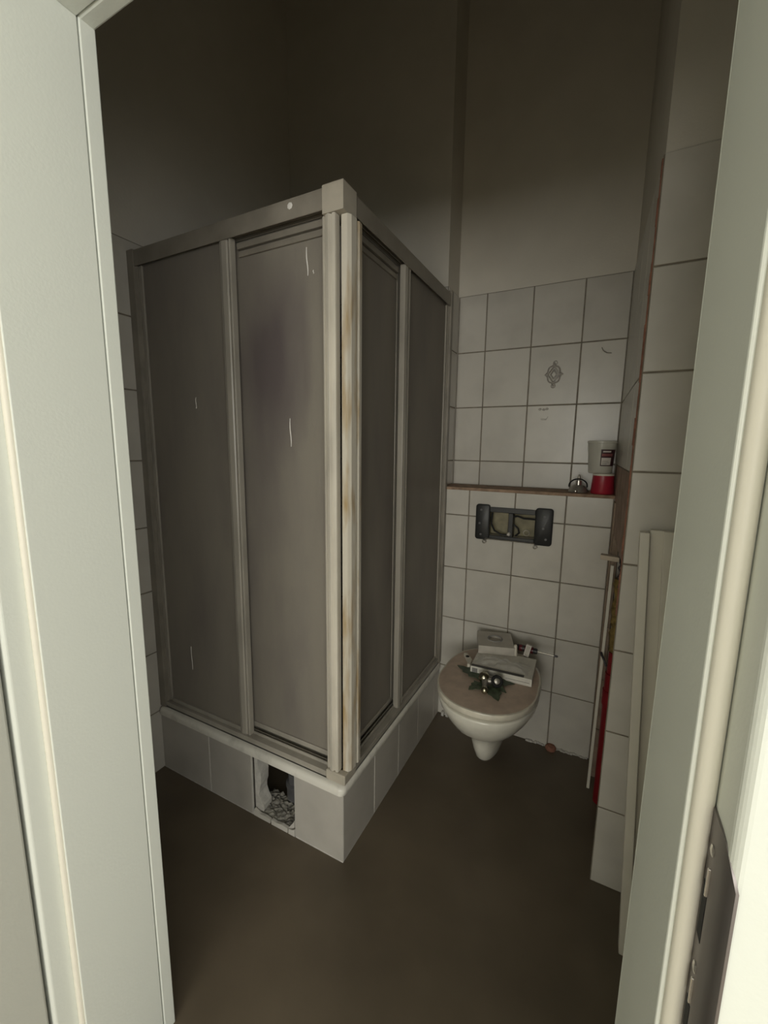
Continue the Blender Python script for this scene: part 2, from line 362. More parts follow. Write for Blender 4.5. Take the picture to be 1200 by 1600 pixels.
# shaft (boxed-in pipes) on the right
XF, YCH, XBk = 0.8761, -0.5634, 0.8597
def sx(y): return XBk+(XF-XBk)*(YU-y)/(YU-YCH)                     # x of the side face at depth y
sh = MB()
sh.box(XF+0.0045, 1.33, YCH+T, YCH+0.03, 0, ZC)                     # front slab
def sidequad(y0, y1, z0, z1, off=T, th=0.03): sh.prism([(sx(y0)+off, y0), (sx(y1)+off, y1), (sx(y1)+off+th, y1), (sx(y0)+off+th, y0)], z0, z1)
sidequad(YCH+T+0.0005, YU+T, 1.005, ZC, off=0.0045)
sidequad(-0.085, YU+T, 0, 1.005)
sh = sh.build('wall_shaft', 'paint'); struct(sh, 'boxed-in pipe shaft at the right, white tiles below grey-white paint, side torn open')
g = MB(); g.box(XF+0.001, 1.33, YCH+0.0022, YCH+T+0.001, 0, ZT)
for y0, y1, z0, z1 in ((YCH+0.004, YU, 1.005, ZT), (-0.085, YB, 0, 1.005)):
    g.prism([(sx(y0)+0.0022, y0), (sx(y1)+0.0022, y1), (sx(y1)+T+0.001, y1), (sx(y0)+T+0.001, y0)], z0, z1)
g.build('grout_bed', 'grout', sh)
VCc = [0.0]+[ZT+0.004-H*k for k in range(7, -1, -1)]
tiles(sh, (XF+0.0012, YCH, 0), (1, 0, 0), [0, 0.2, 0.4], VCc)
ud = Vector((XF-XBk, YCH-YU, 0)).normalized()
tiles(sh, (XBk, YU, 0), ud, [0.0, 0.155, 0.355, 0.555, 0.7095], [ZT-3*H, ZT-2*H, ZT-H, ZT])
MB().prism([(sx(YCH+.012)+0.0008, YCH+.012), (sx(YU)+0.0008, YU-.001), (sx(YU)+0.004, YU-.001), (sx(YCH+.012)+0.004, YCH+.012)], 1.006, ZT-3*H-0.002).build('bare_plaster', 'plaster_pink', sh)
# broken terracotta tile edge down the shaft corner
rng = random.Random(11); te = MB(); z = 0.86
while z < 1.995:
    h_ = rng.uniform(0.02, 0.07); z2 = min(z+h_, 1.995); o_ = rng.uniform(0.0, 0.0025)
    te.box(XF-0.0012-o_, XF+0.0008, YCH+0.0012, YCH+0.0075+rng.uniform(0, 0.010), z, z2); z = z2
tag(te.build('tile_edge', 'terracotta', sh), 'bare red-brown tile edge')
# plaster remnant and white strip at the torn opening
pl = MB(); rng = random.Random(4)
for k in range(14):
    z = k*0.0715; pl.prism([(sx(-0.085)-0.001, -0.085), (sx(-0.085)+0.024, -0.085), (sx(-0.1)+0.020, -0.095-rng.uniform(0, 0.018)), (sx(-0.1)-0.001+rng.uniform(0, 0.004), -0.093-rng.uniform(0, 0.014))], z, z+0.0715)
tag(pl.build('plaster_edge', 'plaster_brown', sh), 'torn brown plaster edge')
pb = MB().prism([(sx(-.05)-0.0035, YB-0.002), (sx(-.05)+0.003, YB-0.002), (sx(-0.085)+0.003, -0.086), (sx(-0.085)-0.0035, -0.086)], 0, ZLED-0.02).build('plaster_edge', 'plaster_brown', sh)
wr = MB().box(1.33, 1.42, YF-0.02, 0.17, 0, ZC).build('wall_right', 'paint'); struct(wr, 'right bathroom wall behind the shaft')
tag(bx('grout_bed', 'grout', wr, 1.3245, 1.331, YF, YCH, 0, ZT))
tiles(wr, (1.322, YCH, 0), (0, -1, 0), [0, 0.2, 0.4, 0.6, 0.8086], VC)

# front wall with the doorway, hall walls and hall window
DX0, DX1, DZ = 0.035, 0.870, 1.960                                  # clear opening of the frame
YS, YH = -1.535, -1.5755                                            # door stop face, hallway side
wf = MB(); wf.box(-1.6, DX0-0.03, YH+0.012, YF+0.0, 0, ZC); wf.box(DX1+0.03, 2.4, YH+0.012, YF, 0, ZC); wf.box(DX0-0.03, DX1+0.03, YH+0.012, YF, DZ+0.03, ZC)
wf = wf.build('wall_front', 'hallpaint'); struct(wf, 'wall between hallway and bathroom with the doorway')
HR, HX, HZ0, HZ1 = -5.0, 2.4, 0.8, 2.1                               # hall rear wall, right wall, window sill and head
hw = MB().box(-1.7, -1.6, HR-0.1, -1.43, 0, ZC).build('wall_hall_left', 'hallpaint'); struct(hw, 'white hallway wall to the left')
hw = MB(); hw.box(HX, HX+0.1, HR-0.1, -4.70, 0, ZC); hw.box(HX, HX+0.1, -2.20, -1.43, 0, ZC); hw.box(HX, HX+0.1, -4.70, -2.20, 0, HZ0); hw.box(HX, HX+0.1, -4.70, -2.20, HZ1, ZC)
hw = hw.build('wall_hall_right', 'hallpaint'); struct(hw, 'white hallway wall to the right with an added window opening')
wx0, wx1, RZ0, RZ1 = 0.28, 2.38, 0.8, 2.1
hw = MB(); hw.box(-1.6, wx0, HR-0.1, HR, 0, ZC); hw.box(wx1, HX, HR-0.1, HR, 0, ZC); hw.box(wx0, wx1, HR-0.1, HR, 0, RZ0); hw.box(wx0, wx1, HR-0.1, HR, RZ1, ZC)
hw = hw.build('wall_hall_rear', 'hallpaint'); struct(hw, 'hallway wall with a window opposite the bathroom door')
wn = MB()
for a in ((wx0, wx0+0.05, RZ0, RZ1), (wx1-0.05, wx1, RZ0, RZ1), (wx0+.05, wx1-.05, RZ0, RZ0+0.05), (wx0+.05, wx1-.05, RZ1-0.05, RZ1)): wn.box(a[0], a[1], HR-0.05, HR-0.01, a[2], a[3])
wn = wn.build('window_1', 'frame_white', bevel=0.004); struct(wn, 'white hallway window frame opposite the bathroom', 'window')
bx('window_sill', 'frame_white', wn, wx0-0.03, wx1, HR-0.01, HR+0.08, RZ0-0.03, RZ0, bevel=0.004)
wn = MB()  # frame of the added side window, out of view
for a in ((-4.70, -4.65, HZ0, HZ1), (-2.25, -2.20, HZ0, HZ1), (-4.65, -2.25, HZ0, HZ0+.05), (-4.65, -2.25, HZ1-.05, HZ1)): wn.box(HX+0.015, HX+0.045, a[0], a[1], a[2], a[3])
wn = wn.build('window_added', 'frame_white', bevel=0.004); struct(wn, 'unseen white window frame added in the right hallway wall for light', 'window')

# door frame
df = thing('door_1', (0.4525, -1.47, 0), 'white painted door frame around the bathroom doorway', 'door frame'); df['kind'] = 'structure'
def jamb(sgn, x):
    ye = YF-0.0225 if sgn > 0 else YF-0.0005
    j = MB().prism([(x, ye), (x, YS), (x-sgn*0.030, YS), (x-sgn*0.030, ye)], 0, DZ).build('jamb', 'frame_white', df, bevel=0.0015)
    # casing on the bathroom side: slightly proud strip with a shadow gap
    if sgn > 0: MB().prism([(x+0.0012, YF-0.0205), (x+0.0012, YF+0.004), (x-0.06, YF+0.004), (x-0.06, YF+0.0005), (x-0.024, YF+0.0005), (x-0.024, YF-0.0205)], 0, DZ+0.06).build('inner_casing', 'frame_white', j, bevel=0.003)
    else: MB().box(x, x+0.06, YF+0.0003, YF+0.004, 0, DZ+0.06).build('inner_casing', 'frame_white', j, bevel=0.0015)
    # rebate for the leaf and casing towards the hallway
    MB().prism([(x-sgn*0.0148, YS-0.0005), (x-sgn*0.0148, YH+0.004), (x-sgn*0.0188, YH), (x-sgn*0.085, YH), (x-sgn*0.085, YH+0.011), (x-sgn*0.029, YH+0.011), (x-sgn*0.029, YS-0.0005)], 0, DZ+0.05).build('outer_casing', 'frame_white', j, bevel=0.002)
    MB().tube([(x-sgn*0.0085, YS-0.0012, 0.002), (x-sgn*0.0085, YS-0.0012, DZ)], 0.0060, n=10).build('door_seal', 'cream', j, smooth=True)
    return j
jl = jamb(1, DX0); jr = jamb(-1, DX1)
hd = MB().box(DX0-0.03, DX1+0.03, YS, YF-0.0225, DZ, DZ+0.03).build('head', 'frame_white', df, bevel=0.0015)
MB().box(DX0-0.06, DX1+0.06, YF-0.0205, YF+0.004, DZ+0.0, DZ+0.06).build('inner_casing', 'frame_white', hd, bevel=0.003)
MB().box(DX0-0.085, DX1+0.085, YH, YH+0.011, DZ+0.0188, DZ+0.085).build('outer_casing', 'frame_white', hd, bevel=0.002)
bx('rebate', 'frame_white', hd, DX0-0.015, DX1+0.015, YH+0.011, YS-0.0005, DZ+0.0150, DZ+0.03)
# strike plate on the right rebate
xr_ = DX1+0.0140
sp = MB(); zt, zb_ = 1.094, 0.905
loopA = []
prof = [(YS-0.004, 0.0), (YS-0.020, 0.0), (YS-0.0215, 0.0002), (YS-0.030, 0.0006), (YS-0.037, 0.0016), (YS-0.0425, 0.0045)]
tops = [zt, zt, zt, zt-0.001, zt-0.007, zt-0.020]
vs = []
for (y, dx), zz in zip(prof, tops): vs += [(xr_+dx-0.0006, y, zz), (xr_+dx-0.0006, y, zb_+(zt-zz))]
for (y, dx), zz in zip(prof, tops): vs += [(xr_+dx+0.0009, y, zz), (xr_+dx+0.0009, y, zb_+(zt-zz))]
n_ = len(prof); fs = []
for i in range(n_-1):
    a = 2*i; fs.append((a, a+1, a+3, a+2)); b = 2*n_+2*i; fs.append((b, b+2, b+3, b+1)); fs.append((a, a+2, b+2, b)); fs.append((a+1, b+1, b+3, a+3))
fs += [(0, 2*n_, 2*n_+1, 1), (2*n_-2, 2*n_-1, 4*n_-1, 4*n_-2)]
spo = sp.add(vs, fs).build('strike_plate', 'steel', jr, smooth=30)
tag(spo, 'dark metal strike plate')
for z0, z1 in ((1.005, 1.045), (0.930, 0.955)):
    bx('latch_hole', 'black_matte', jr, xr_-0.0009, xr_+0.0004, YS-0.016, YS-0.0075, z0, z1)
for z_ in (1.072, 0.985):
    MB().lathe([(0, 0), (0.0032, 0), (0.0036, 0.0008), (0.002, 0.0014), (0, 0.0014)], Matrix.Translation((xr_-0.0004, YS-0.0145, z_))@Matrix.Rotation(-math.pi/2, 4, 'Y'), n=14).build('screw', 'chrome', jr, smooth=True)
for z_ in (1.052, 0.970):
    MB().box(xr_-0.0022, xr_-0.0004, YS-0.0165, YS-0.0150, z_-0.012, z_+0.008).build('latch_lip', 'chrome', jr, bevel=0.0004)

# door leaf, opened into the hallway on the left
dl = thing('door_leaf', (0.0, -1.60, 0.006), 'pale grey door leaf swung open into the hallway at far left', 'door')
ang = math.radians(4)
def leafbox(name, m, a, parent, bevel=0.003):
    R = Matrix.Rotation(-ang, 4, 'Z'); T0 = Matrix.Translation((0.0185, -1.580, 0))
    return MB().box(*a, M=T0@R).build(name, m, parent, bevel=bevel)
lp = leafbox('leaf_panel', 'leafgrey', (-0.040, 0.0, -0.86, -0.001, 0.008, 1.965), dl)
leafbox('handle_plate', 'dull_metal', (0.0, 0.006, -0.82, -0.78, 0.93, 1.15), lp)
MB().tube([(-0.040, -2.380, 1.05), (0.012, -2.383, 1.05), (0.020, -2.375, 1.05), (0.028, -2.27, 1.05)], 0.009, n=10).build('lever', 'dull_metal', lp, smooth=True)

# ------------------------------------------------------------------ shower plinth (tiled base with a torn-out access hole)
XS, YSF = 0.1777, -0.877
PH = 0.243
hl, hr = -0.205, -0.016                                             # hole in x
pf = MB()
pf.box(XL-0.004, hl-0.0, YSF+T, YSF+0.07, 0, PH); pf.box(hr, XS-T, YSF+T, YSF+0.07, 0, PH)
pf.box(hl, hr, YSF+T+0.004, YSF+0.07, 0, 0.012)
pf.box(XS-0.07, XS-T, YSF+0.07, YB, 0, PH)
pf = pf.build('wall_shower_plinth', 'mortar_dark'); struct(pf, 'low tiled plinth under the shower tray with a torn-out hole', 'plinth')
g = MB(); g.box(XL, hl, YSF+0.0022, YSF+T+0.001, 0, PH); g.box(hr, XS-0.003, YSF+0.0022, YSF+T+0.001, 0, PH); g.box(XS-T-0.001, XS-0.0022, YSF+0.003, YB, 0, PH)
g.build('grout_bed', 'gypsum', pf)
tiles(pf, (0, YSF, 0), (1, 0, 0), [XL, -0.418, hl], [0.004, PH], m='tile_dusty_shaded'); tiles(pf, (0, YSF, 0), (1, 0, 0), [hr, XS], [0.004, PH], m='tile_dusty_shaded')
tiles(pf, (XS, YSF, 0), (0, 1, 0), [0.0, 0.205, 0.405, 0.605, 0.805, 0.877], [0.004, PH], m='tile_dusty_shaded')
# broken mortar inside the hole
rng = random.Random(21)
jag = []
for k in range(13):
    z = PH*k/12; wdt = 0.014+0.012*abs(math.sin(k*0.55+0.4))+0.006*rng.uniform(-1, 1)+(0.010 if k < 3 else 0)
    jag.append((z, hl+wdt))
m = MB(); vs = []; 
for z, x in jag: vs += [(hl, YSF+0.014, z), (x, YSF+0.016+rng.uniform(-.002, .003), z), (x-0.004, YSF+0.060, z), (hl, YSF+0.060, z)]
fs = []
for k in range(12):
    for i in range(4): fs.append((4*k+i, 4*k+(i+1) % 4, 4*k+4+(i+1) % 4, 4*k+4+i))
fs += [(3, 2, 1, 0), (48, 49, 50, 51)]
tag(m.add(vs, fs).build('broken_gypsum', 'gypsum', pf), 'jagged white gypsum edge of the hole')
def rubble(name, m, x0, x1, y0, y1, zb, za, nx, ny, seed, parent):
    rng = random.Random(seed); vs = []; fs = []
    for j in range(ny+1):
        for i in range(nx+1):
            e = i in (0, nx) or j in (0, ny)
            vs.append((x0+(x1-x0)*i/nx, y0+(y1-y0)*j/ny, zb+(0 if j == 0 else za*rng.uniform(0.15, 1.0))*(0.5+0.5*j/ny)))
    for j in range(ny):
        for i in range(nx): a = j*(nx+1)+i; fs.append((a, a+1, a+nx+2, a+nx+1))
    k = len(vs); vs += [(x0, y0, 0.0005), (x1, y0, 0.0005), (x1, y1, 0.0005), (x0, y1, 0.0005)]
    fs.append((k, k+1, k+2, k+3))
    rows = [list(range(nx+1)), [j*(nx+1)+nx for j in range(ny+1)], list(range(ny*(nx+1)+nx, ny*(nx+1)-1, -1)), [j*(nx+1) for j in range(ny, -1, -1)]]
    for q, row in enumerate(rows): fs.append(tuple(row[::-1]+[k+q, k+(q+1) % 4]))
    return MB().add(vs, fs).build(name, m, parent)
tag(rubble('mortar_rubble', 'mortar', hl+0.002, hr-0.002, YSF+0.012, YSF+0.11, 0.010, 0.020, 22, 14, 3, pf), 'lumpy pale mortar bed inside the hole')
# tile remnants along the bottom edge of the hole
def remnant(pts):
    n = len(pts); vs = [(x, YSF+0.0005, z) for x, z in pts]+[(x, YSF+0.010, z) for x, z in pts]
    MB().add(vs, [tuple(range(n)), tuple(range(n, 2*n))[::-1]]+[(i, (i+1) % n, n+(i+1) % n, n+i) for i in range(n)]).build('tile_remnant', 'tile', pf)
remnant([(hl+0.003, 0.001), (-0.128, 0.001), (-0.126, 0.016), (-0.150, 0.020), (-0.175, 0.017), (hl+0.004, 0.026)])
remnant([(-0.122, 0.001), (-0.050, 0.001), (-0.048, 0.019), (-0.075, 0.022), (-0.100, 0.017), (-0.120, 0.020)])
remnant([(-0.046, 0.001), (hr-0.002, 0.001), (hr-0.002, 0.030), (-0.030, 0.022), (-0.044, 0.021)])
remnant([(-0.044, 0.024), (hr-0.003, 0.036), (hr-0.003, 0.062), (-0.022, 0.055)])
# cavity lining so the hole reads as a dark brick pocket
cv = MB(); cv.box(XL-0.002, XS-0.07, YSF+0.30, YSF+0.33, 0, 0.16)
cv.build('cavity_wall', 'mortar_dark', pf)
# drain trap seen in the hole
dt = thing('drain_trap', (-0.09, -0.775, 0.0), 'dark grey plastic drain trap inside the hole in the shower plinth', 'pipe')
MB().lathe([(0.0, 0.045), (0.030, 0.045), (0.036, 0.050), (0.036, 0.095), (0.039, 0.098), (0.039, 0.108), (0.030, 0.112), (0.030, 0.150), (0, 0.150)], Matrix.Translation((-0.088, -0.775, 0)), n=22).build('trap_body', 'grey_plastic', dt, smooth=True)
MB().tube([(-0.088, -0.775, 0.001), (-0.088, -0.775, 0.05)], 0.014, n=12).build('trap_foot', 'grey_plastic', dt, smooth=True)
MB().tube([(-0.060, -0.775, 0.075), (-0.02, -0.770, 0.072), (0.010, -0.745, 0.066), (0.025, -0.70, 0.06), (0.03, -0.60, 0.05)], 0.020, n=14).build('waste_pipe', 'grey_plastic', dt, smooth=True)

# ------------------------------------------------------------------ shower tray
st = thing('shower_tray', (-0.25, -0.445, PH), 'white acrylic shower tray with rounded rim on the tiled plinth', 'shower tray')
TX0, TX1, TY0, TY1 = XL+0.002, 0.186, -0.890, -0.002
lps = [rrect(TX0+.012, TX1-.006, TY0+.008, TY1, .016, PH+0.0005), rrect(TX0, TX1, TY0, TY1, .02, PH+0.007), rrect(TX0, TX1, TY0, TY1, .02, PH+0.022), rrect(TX0+.003, TX1-.003, TY0+.003, TY1-.003, .02, PH+0.030),
       rrect(TX0+.010, TX1-.010, TY0+.010, TY1-.006, .02, PH+0.034), rrect(TX0+.070, TX1-.085, TY0+.085, TY1-.06, .05, PH+0.034), rrect(TX0+.078, TX1-.093, TY0+.093, TY1-.068, .05, PH+0.028), rrect(TX0+.095, TX1-.11, TY0+.11, TY1-.085, .07, PH-0.060), rrect(TX0+.14, TX1-.155, TY0+.155, TY1-.13, .07, PH-0.074)]
trb = MB().loft(lps, False, True).build('tray_body', 'tray', st, smooth=50)
MB().lathe([(0.0, 0), (0.042, 0), (0.044, 0.003), (0.035, 0.006), (0.0, 0.007)], Matrix.Translation((-0.09, -0.70, PH-0.074))).build('drain_cover', 'chrome', st, smooth=True)

# ------------------------------------------------------------------ shower enclosure
ZB = PH+0.0345
se = thing('shower_enclosure', (-0.25, -0.445, ZB), 'corner shower enclosure with grey frosted panes and grimy off-white profiles', 'shower')
FY, SX = -0.872, 0.180                                              # outer faces
ZT0, ZT1 = 1.912, 1.963
x0_, y1_ = XL+0.002, -0.002
def rail_top():
    m = MB(); m.box(x0_, SX-.002, FY, FY+0.004, ZT0, ZT1-.004); m.box(x0_, SX-.002, FY, FY+0.060, ZT1-0.005, ZT1); m.box(x0_, SX-.03, FY+0.024, FY+0.027, ZT0+0.010, ZT1-0.005)
    m.box(x0_, SX-.04, FY+0.038, FY+0.041, ZT0+0.006, ZT1-0.005); m.box(x0_, SX-0.06, FY+0.056, FY+0.060, ZT0-0.004, ZT1-.004)
    m.build('top_rail', 'rail', se, bevel=0.0012)
    m = MB(); m.box(SX-.004, SX, FY+.002, y1_, ZT0, ZT1-.004); m.box(SX-0.060, SX, FY+0.060, y1_, ZT1-0.005, ZT1); m.box(SX-0.027, SX-0.024, FY+.03, y1_, ZT0+0.010, ZT1-0.005)
    m.box(SX-0.041, SX-0.038, FY+.04, y1_, ZT0+0.006, ZT1-0.005); m.box(SX-0.060, SX-0.056, FY+0.06, y1_, ZT0-0.004, ZT1-.004)
    m.build('top_rail', 'rail', se, bevel=0.0012)
rail_top()
def rail_bottom():
    m = MB(); m.box(x0_, SX-.002, FY, FY+0.060, ZB, ZB+0.006)
    m.box(x0_, SX-.002, FY, FY+0.004, ZB, ZB+0.024); m.box(x0_, SX-.02, FY+0.004, FY+0.022, ZB+0.018, ZB+0.024); m.box(x0_, SX-.03, FY+0.022, FY+0.026, ZB+.006, ZB+0.034)
    m.box(x0_, SX-.04, FY+0.036, FY+0.039, ZB+.006, ZB+0.030); m.box(x0_, SX-.06, FY+0.056, FY+0.060, ZB+.006, ZB+0.040)
    m.build('bottom_rail', 'profile', se, bevel=0.001)
    m = MB(); m.box(SX-0.060, SX, FY+0.06, y1_, ZB, ZB+0.006)
    m.box(SX-.004, SX, FY+.002, y1_, ZB, ZB+0.024); m.box(SX-0.022, SX-.004, FY+0.02, y1_, ZB+0.018, ZB+0.024); m.box(SX-0.026, SX-0.022, FY+.03, y1_, ZB+.006, ZB+0.034)
    m.box(SX-0.039, SX-0.036, FY+.04, y1_, ZB+.006, ZB+0.030); m.box(SX-0.060, SX-0.056, FY+.06, y1_, ZB+.006, ZB+0.040)
    m.build('bottom_rail', 'profile', se, bevel=0.001)
rail_bottom()
# corner caps
m = MB(); m.prism([(0.119, FY-0.003), (SX+0.003, FY-0.003), (SX+0.003, FY+0.062), (SX-0.062, FY+0.062), (SX-0.062, FY+0.010), (0.119, FY+0.010)], ZT0-0.012, ZT1+0.004)
m.build('corner_cap', 'cap', se, bevel=0.004, seg=3)
m = MB(); m.prism([(0.112, FY-0.003), (SX+0.003, FY-0.003), (SX+0.003, FY+0.066), (SX-0.020, FY+0.066), (SX-0.020, FY+0.020), (0.112, FY+0.020)], ZB, ZB+0.034)
m.build('corner_cap', 'cap', se, bevel=0.004, seg=3)
# wall profiles
def ribbed(pts, z0, z1, name, parent, m='profile', bevel=0.001): return MB().prism(pts, z0, z1).build(name, m, parent, bevel=bevel)
wp = ribbed([(XL+.0015, FY-0.004), (XL+0.034, FY-0.004), (XL+0.034, FY+0.004), (XL+0.040, FY+0.008), (XL+0.040, FY+0.035), (XL+.0015, FY+0.035)], ZB, ZT1+0.002, 'wall_profile', se, 'rail')
bx('profile_lip', 'profile', wp, XL+0.0405, XL+0.056, FY+0.010, FY+0.024, ZB+.03, ZT0+.002, bevel=0.001)
wp = ribbed([(SX+.004, -.0015), (SX+0.004, -0.026), (SX-0.004, -0.026), (SX-0.008, -0.031), (SX-0.035, -0.031), (SX-0.035, -.0015)], ZB, ZT1+0.012, 'wall_profile', se, 'rail')
bx('profile_lip', 'profile', wp, SX-0.024, SX-0.010, -0.044, -0.0315, ZB+.03, ZT0+.002, bevel=0.001)
# fixed front panel
fp = thing('fixed_panel', (-0.45, FY+.016, ZB+.02), None, None); fp.parent = se; fp.location = fp.location-wl(se)
PZ0, PZ1 = ZB+0.036, ZT0+0.012
yF = FY+0.0165
pane1 = bx('pane', 'pane', fp, XL+0.050, -0.235, yF, yF+0.004, PZ0, PZ1)
tag(pane1, 'grey frosted pane')
ribbed([(-0.262, yF-0.010), (-0.250, yF-0.013), (-0.234, yF-0.011), (-0.230, yF-0.007), (-0.222, yF-0.011), (-0.217, yF-0.009), (-0.217, yF+0.010), (-0.262, yF+0.010)], ZB+0.025, ZT0+0.006, 'stile', fp)
bx('bottom_strip', 'profile', fp, XL+0.058, -0.263, yF-0.006, yF-0.0005, ZB+0.025, ZB+0.040, bevel=0.001)
# sliding front door
sd = thing('sliding_door', (-0.05, FY+.045, ZB+.02), None, None); sd.parent = se; sd.location = sd.location-wl(se)
yS_ = FY+0.0435
pane2 = bx('pane', 'pane', sd, -0.258, 0.126, yS_, yS_+0.004, ZB+0.044, ZT0+0.010)
tag(pane2, 'grey frosted pane with dark stains and white drips')
bx('stile', 'profile', sd, -0.262, -0.240, yS_-0.0035, yS_-0.0005, ZB+0.0405, ZT0+0.008, bevel=0.001)
bx('bottom_strip', 'profile', sd, -0.239, 0.112, yS_-0.004, yS_-0.0005, ZB+0.0405, ZB+0.058, bevel=0.001)
for zz0, zz1, dd in ((1.893, 1.910, 0.012), (1.873, 1.888, 0.007)): bx('top_strip', 'rail', sd, -0.216, 0.118, yS_-dd, yS_-0.0005, zz0, zz1, bevel=0.001)
hz0_, hz1_ = ZB+0.036, ZT0-0.013
hp = ribbed([(0.113, FY+0.038), (0.113, FY+0.006), (0.120, FY+0.003), (0.1215, FY+0.008), (0.1235, FY+0.008), (0.126, FY+0.000), (0.137, FY-0.004), (0.143, FY+0.003), (0.145, FY+0.003), (0.148, FY-0.002), (0.156, FY+0.0), (0.157, FY+0.004), (0.157, FY+0.020), (0.140, FY+0.038)], hz0_, hz1_, 'handle_profile', sd, 'handle', bevel=0.0006)
# sliding side door
sd2 = thing('sliding_door', (SX-.045, -0.63, ZB+.02), None, None); sd2.parent = se; sd2.location = sd2.location-wl(se)
xS_ = SX-0.0475
tag(bx('pane', 'pane', sd2, xS_, xS_+0.004, -0.786, -0.44, ZB+0.044, ZT0+0.010), 'grey frosted pane')
bx('stile', 'profile', sd2, xS_+0.0045, xS_+0.0075, -0.47, -0.445, ZB+0.0405, ZT0+0.008, bevel=0.001)
bx('bottom_strip', 'profile', sd2, xS_+0.0045, xS_+0.008, -0.80, -0.471, ZB+0.0405, ZB+0.058, bevel=0.001)
for zz0, zz1, dd in ((1.893, 1.910, 0.012), (1.873, 1.888, 0.007)): bx('top_strip', 'rail', sd2, xS_+0.0045, xS_+0.004+dd, -0.798, -0.480, zz0, zz1, bevel=0.001)
hp2 = ribbed([(SX-0.038, -0.786), (SX+0.003, -0.786), (SX+0.008, -0.790), (SX+0.010, -0.806), (SX+0.0055, -0.811), (SX+0.0055, -0.816), (SX+0.010, -0.821), (SX+0.009, -0.845), (SX+0.002, -0.8555), (SX-0.0155, -0.8555), (SX-0.0155, -0.845), (SX-0.038, -0.815)], hz0_, hz1_, 'handle_profile', sd2, 'handle_grimy', bevel=0.0006)
# fixed side panel
fp2 = thing('fixed_panel', (SX-.018, -0.23, ZB+.02), None, None); fp2.parent = se; fp2.location = fp2.location-wl(se)
xF_ = SX-0.0205
tag(bx('pane', 'pane', fp2, xF_, xF_+0.004, -0.445, -0.040, PZ0, PZ1), 'grey frosted pane')
ribbed([(xF_+0.014, -0.478), (xF_+0.017, -0.466), (xF_+0.015, -0.450), (xF_+0.011, -0.446), (xF_+0.015, -0.438), (xF_+0.013, -0.432), (xF_-0.006, -0.432), (xF_-0.006, -0.478)], ZB+0.025, ZT0+0.006, 'stile', fp2)
bx('bottom_strip', 'profile', fp2, xF_+0.0045, xF_+0.010, -0.431, -0.046, ZB+0.025, ZB+0.040, bevel=0.001)
# white paint drips on the panes
def drip(parent, y, x, z0, z1, wd=0.003, sl=0.0):
    pts = [(x+sl*t+0.0012*math.sin(7*t), z0+(z1-z0)*t) for t in [i/6 for i in range(7)]]
    vs = []; fs = []
    for i, (px, pz) in enumerate(pts):
        h_ = wd*(0.35+0.65*math.sin(math.pi*(0.08+0.84*i/6)))/2
        vs += [(px-h_, y-0.0001, pz), (px, y-0.0012, pz), (px+h_, y-0.0001, pz)]
    for i in range(6): fs += [(3*i, 3*i+1, 3*i+4, 3*i+3), (3*i+1, 3*i+2, 3*i+5, 3*i+4)]
    MB().add(vs, fs).build('paint_drip', 'drip', parent)
drip(pane2, yS_, 0.036, 1.783, 1.857, 0.0042, -0.004); drip(pane2, yS_, -0.036, 1.312, 1.396, 0.0040, -0.003)
drip(pane1, yF, -0.412, 1.434, 1.470, 0.0028); drip(pane1, yF, -0.512, 0.470, 0.562, 0.0032, -0.002); drip(pane2, yS_, 0.055, 1.785, 1.795, 0.003)
MB().lathe([(0, 0), (0.009, 0), (0.007, 0.0012), (0, 0.002)], Matrix.Translation((0.013, FY-0.0002, 1.945))@Matrix.Rotation(math.pi/2, 4, 'X'), n=7).build('paint_splash', 'drip', se)

# ------------------------------------------------------------------ toilet
tx = 0.487
to = thing('toilet', (tx, -0.25, 0.09), 'white wall-hung toilet with a dusty beige lid closed', 'toilet')
def egg(z, yb, yf, hw, n=40, pw=2.3, wide=0.58):
    """closed plan outline; rear end yb, front end yf"""
    ym = yb+(yf-yb)*wide; out = []
    for i in range(n):
        t = 2*math.pi*i/n; c, s_ = math.cos(t), math.sin(t)
        x = hw*math.copysign(abs(c)**(2/pw), c)
        y = ym+(yf-ym)*(-s_) if s_ < 0 and False else (ym+(ym-yf)*s_ if s_ < 0 else ym+(yb-ym)*abs(s_)**(2/3.2))
        out.append(Vector((tx+x, y, z)))
    return out
bl = [egg(0.096, -0.12, -0.325, 0.030), egg(0.104, -0.06, -0.352, 0.043), egg(0.130, -0.012, -0.378, 0.054), egg(0.17, -0.002, -0.398, 0.062), egg(0.21, -0.002, -0.412, 0.070), egg(0.240, -0.002, -0.424, 0.080),
      egg(0.252, -0.002, -0.438, 0.092), egg(0.268, -0.002, -0.462, 0.112), egg(0.300, -0.002, -0.502, 0.142), egg(0.335, -0.002, -0.527, 0.163), egg(0.370, -0.002, -0.546, 0.179), egg(0.396, -0.002, -0.554, 0.185), egg(0.403, -0.003, -0.553, 0.184), egg(0.405, -0.004, -0.549, 0.181)]
MB().loft(bl).build('bowl', 'porcelain', to, smooth=60)
sl_ = [egg(0.4055, -0.085, -0.530, 0.163), egg(0.407, -0.083, -0.533, 0.166), egg(0.4125, -0.083, -0.533, 0.166), egg(0.4135, -0.085, -0.531, 0.164)]
MB().loft(sl_).build('seat', 'seat', to, smooth=50)
l0 = [egg(0.4140, -0.072, -0.550, 0.182), egg(0.4165, -0.070, -0.553, 0.184), egg(0.432, -0.070, -0.553, 0.184), egg(0.4355, -0.073, -0.551, 0.183), egg(0.4365, -0.080, -0.545, 0.178)]
m = MB(); m.loft(l0, True, False, 0)
l1 = [egg(0.4365, -0.080, -0.545, 0.178), egg(0.4385, -0.11, -0.51, 0.150), egg(0.4395, -0.2, -0.42, 0.075)]
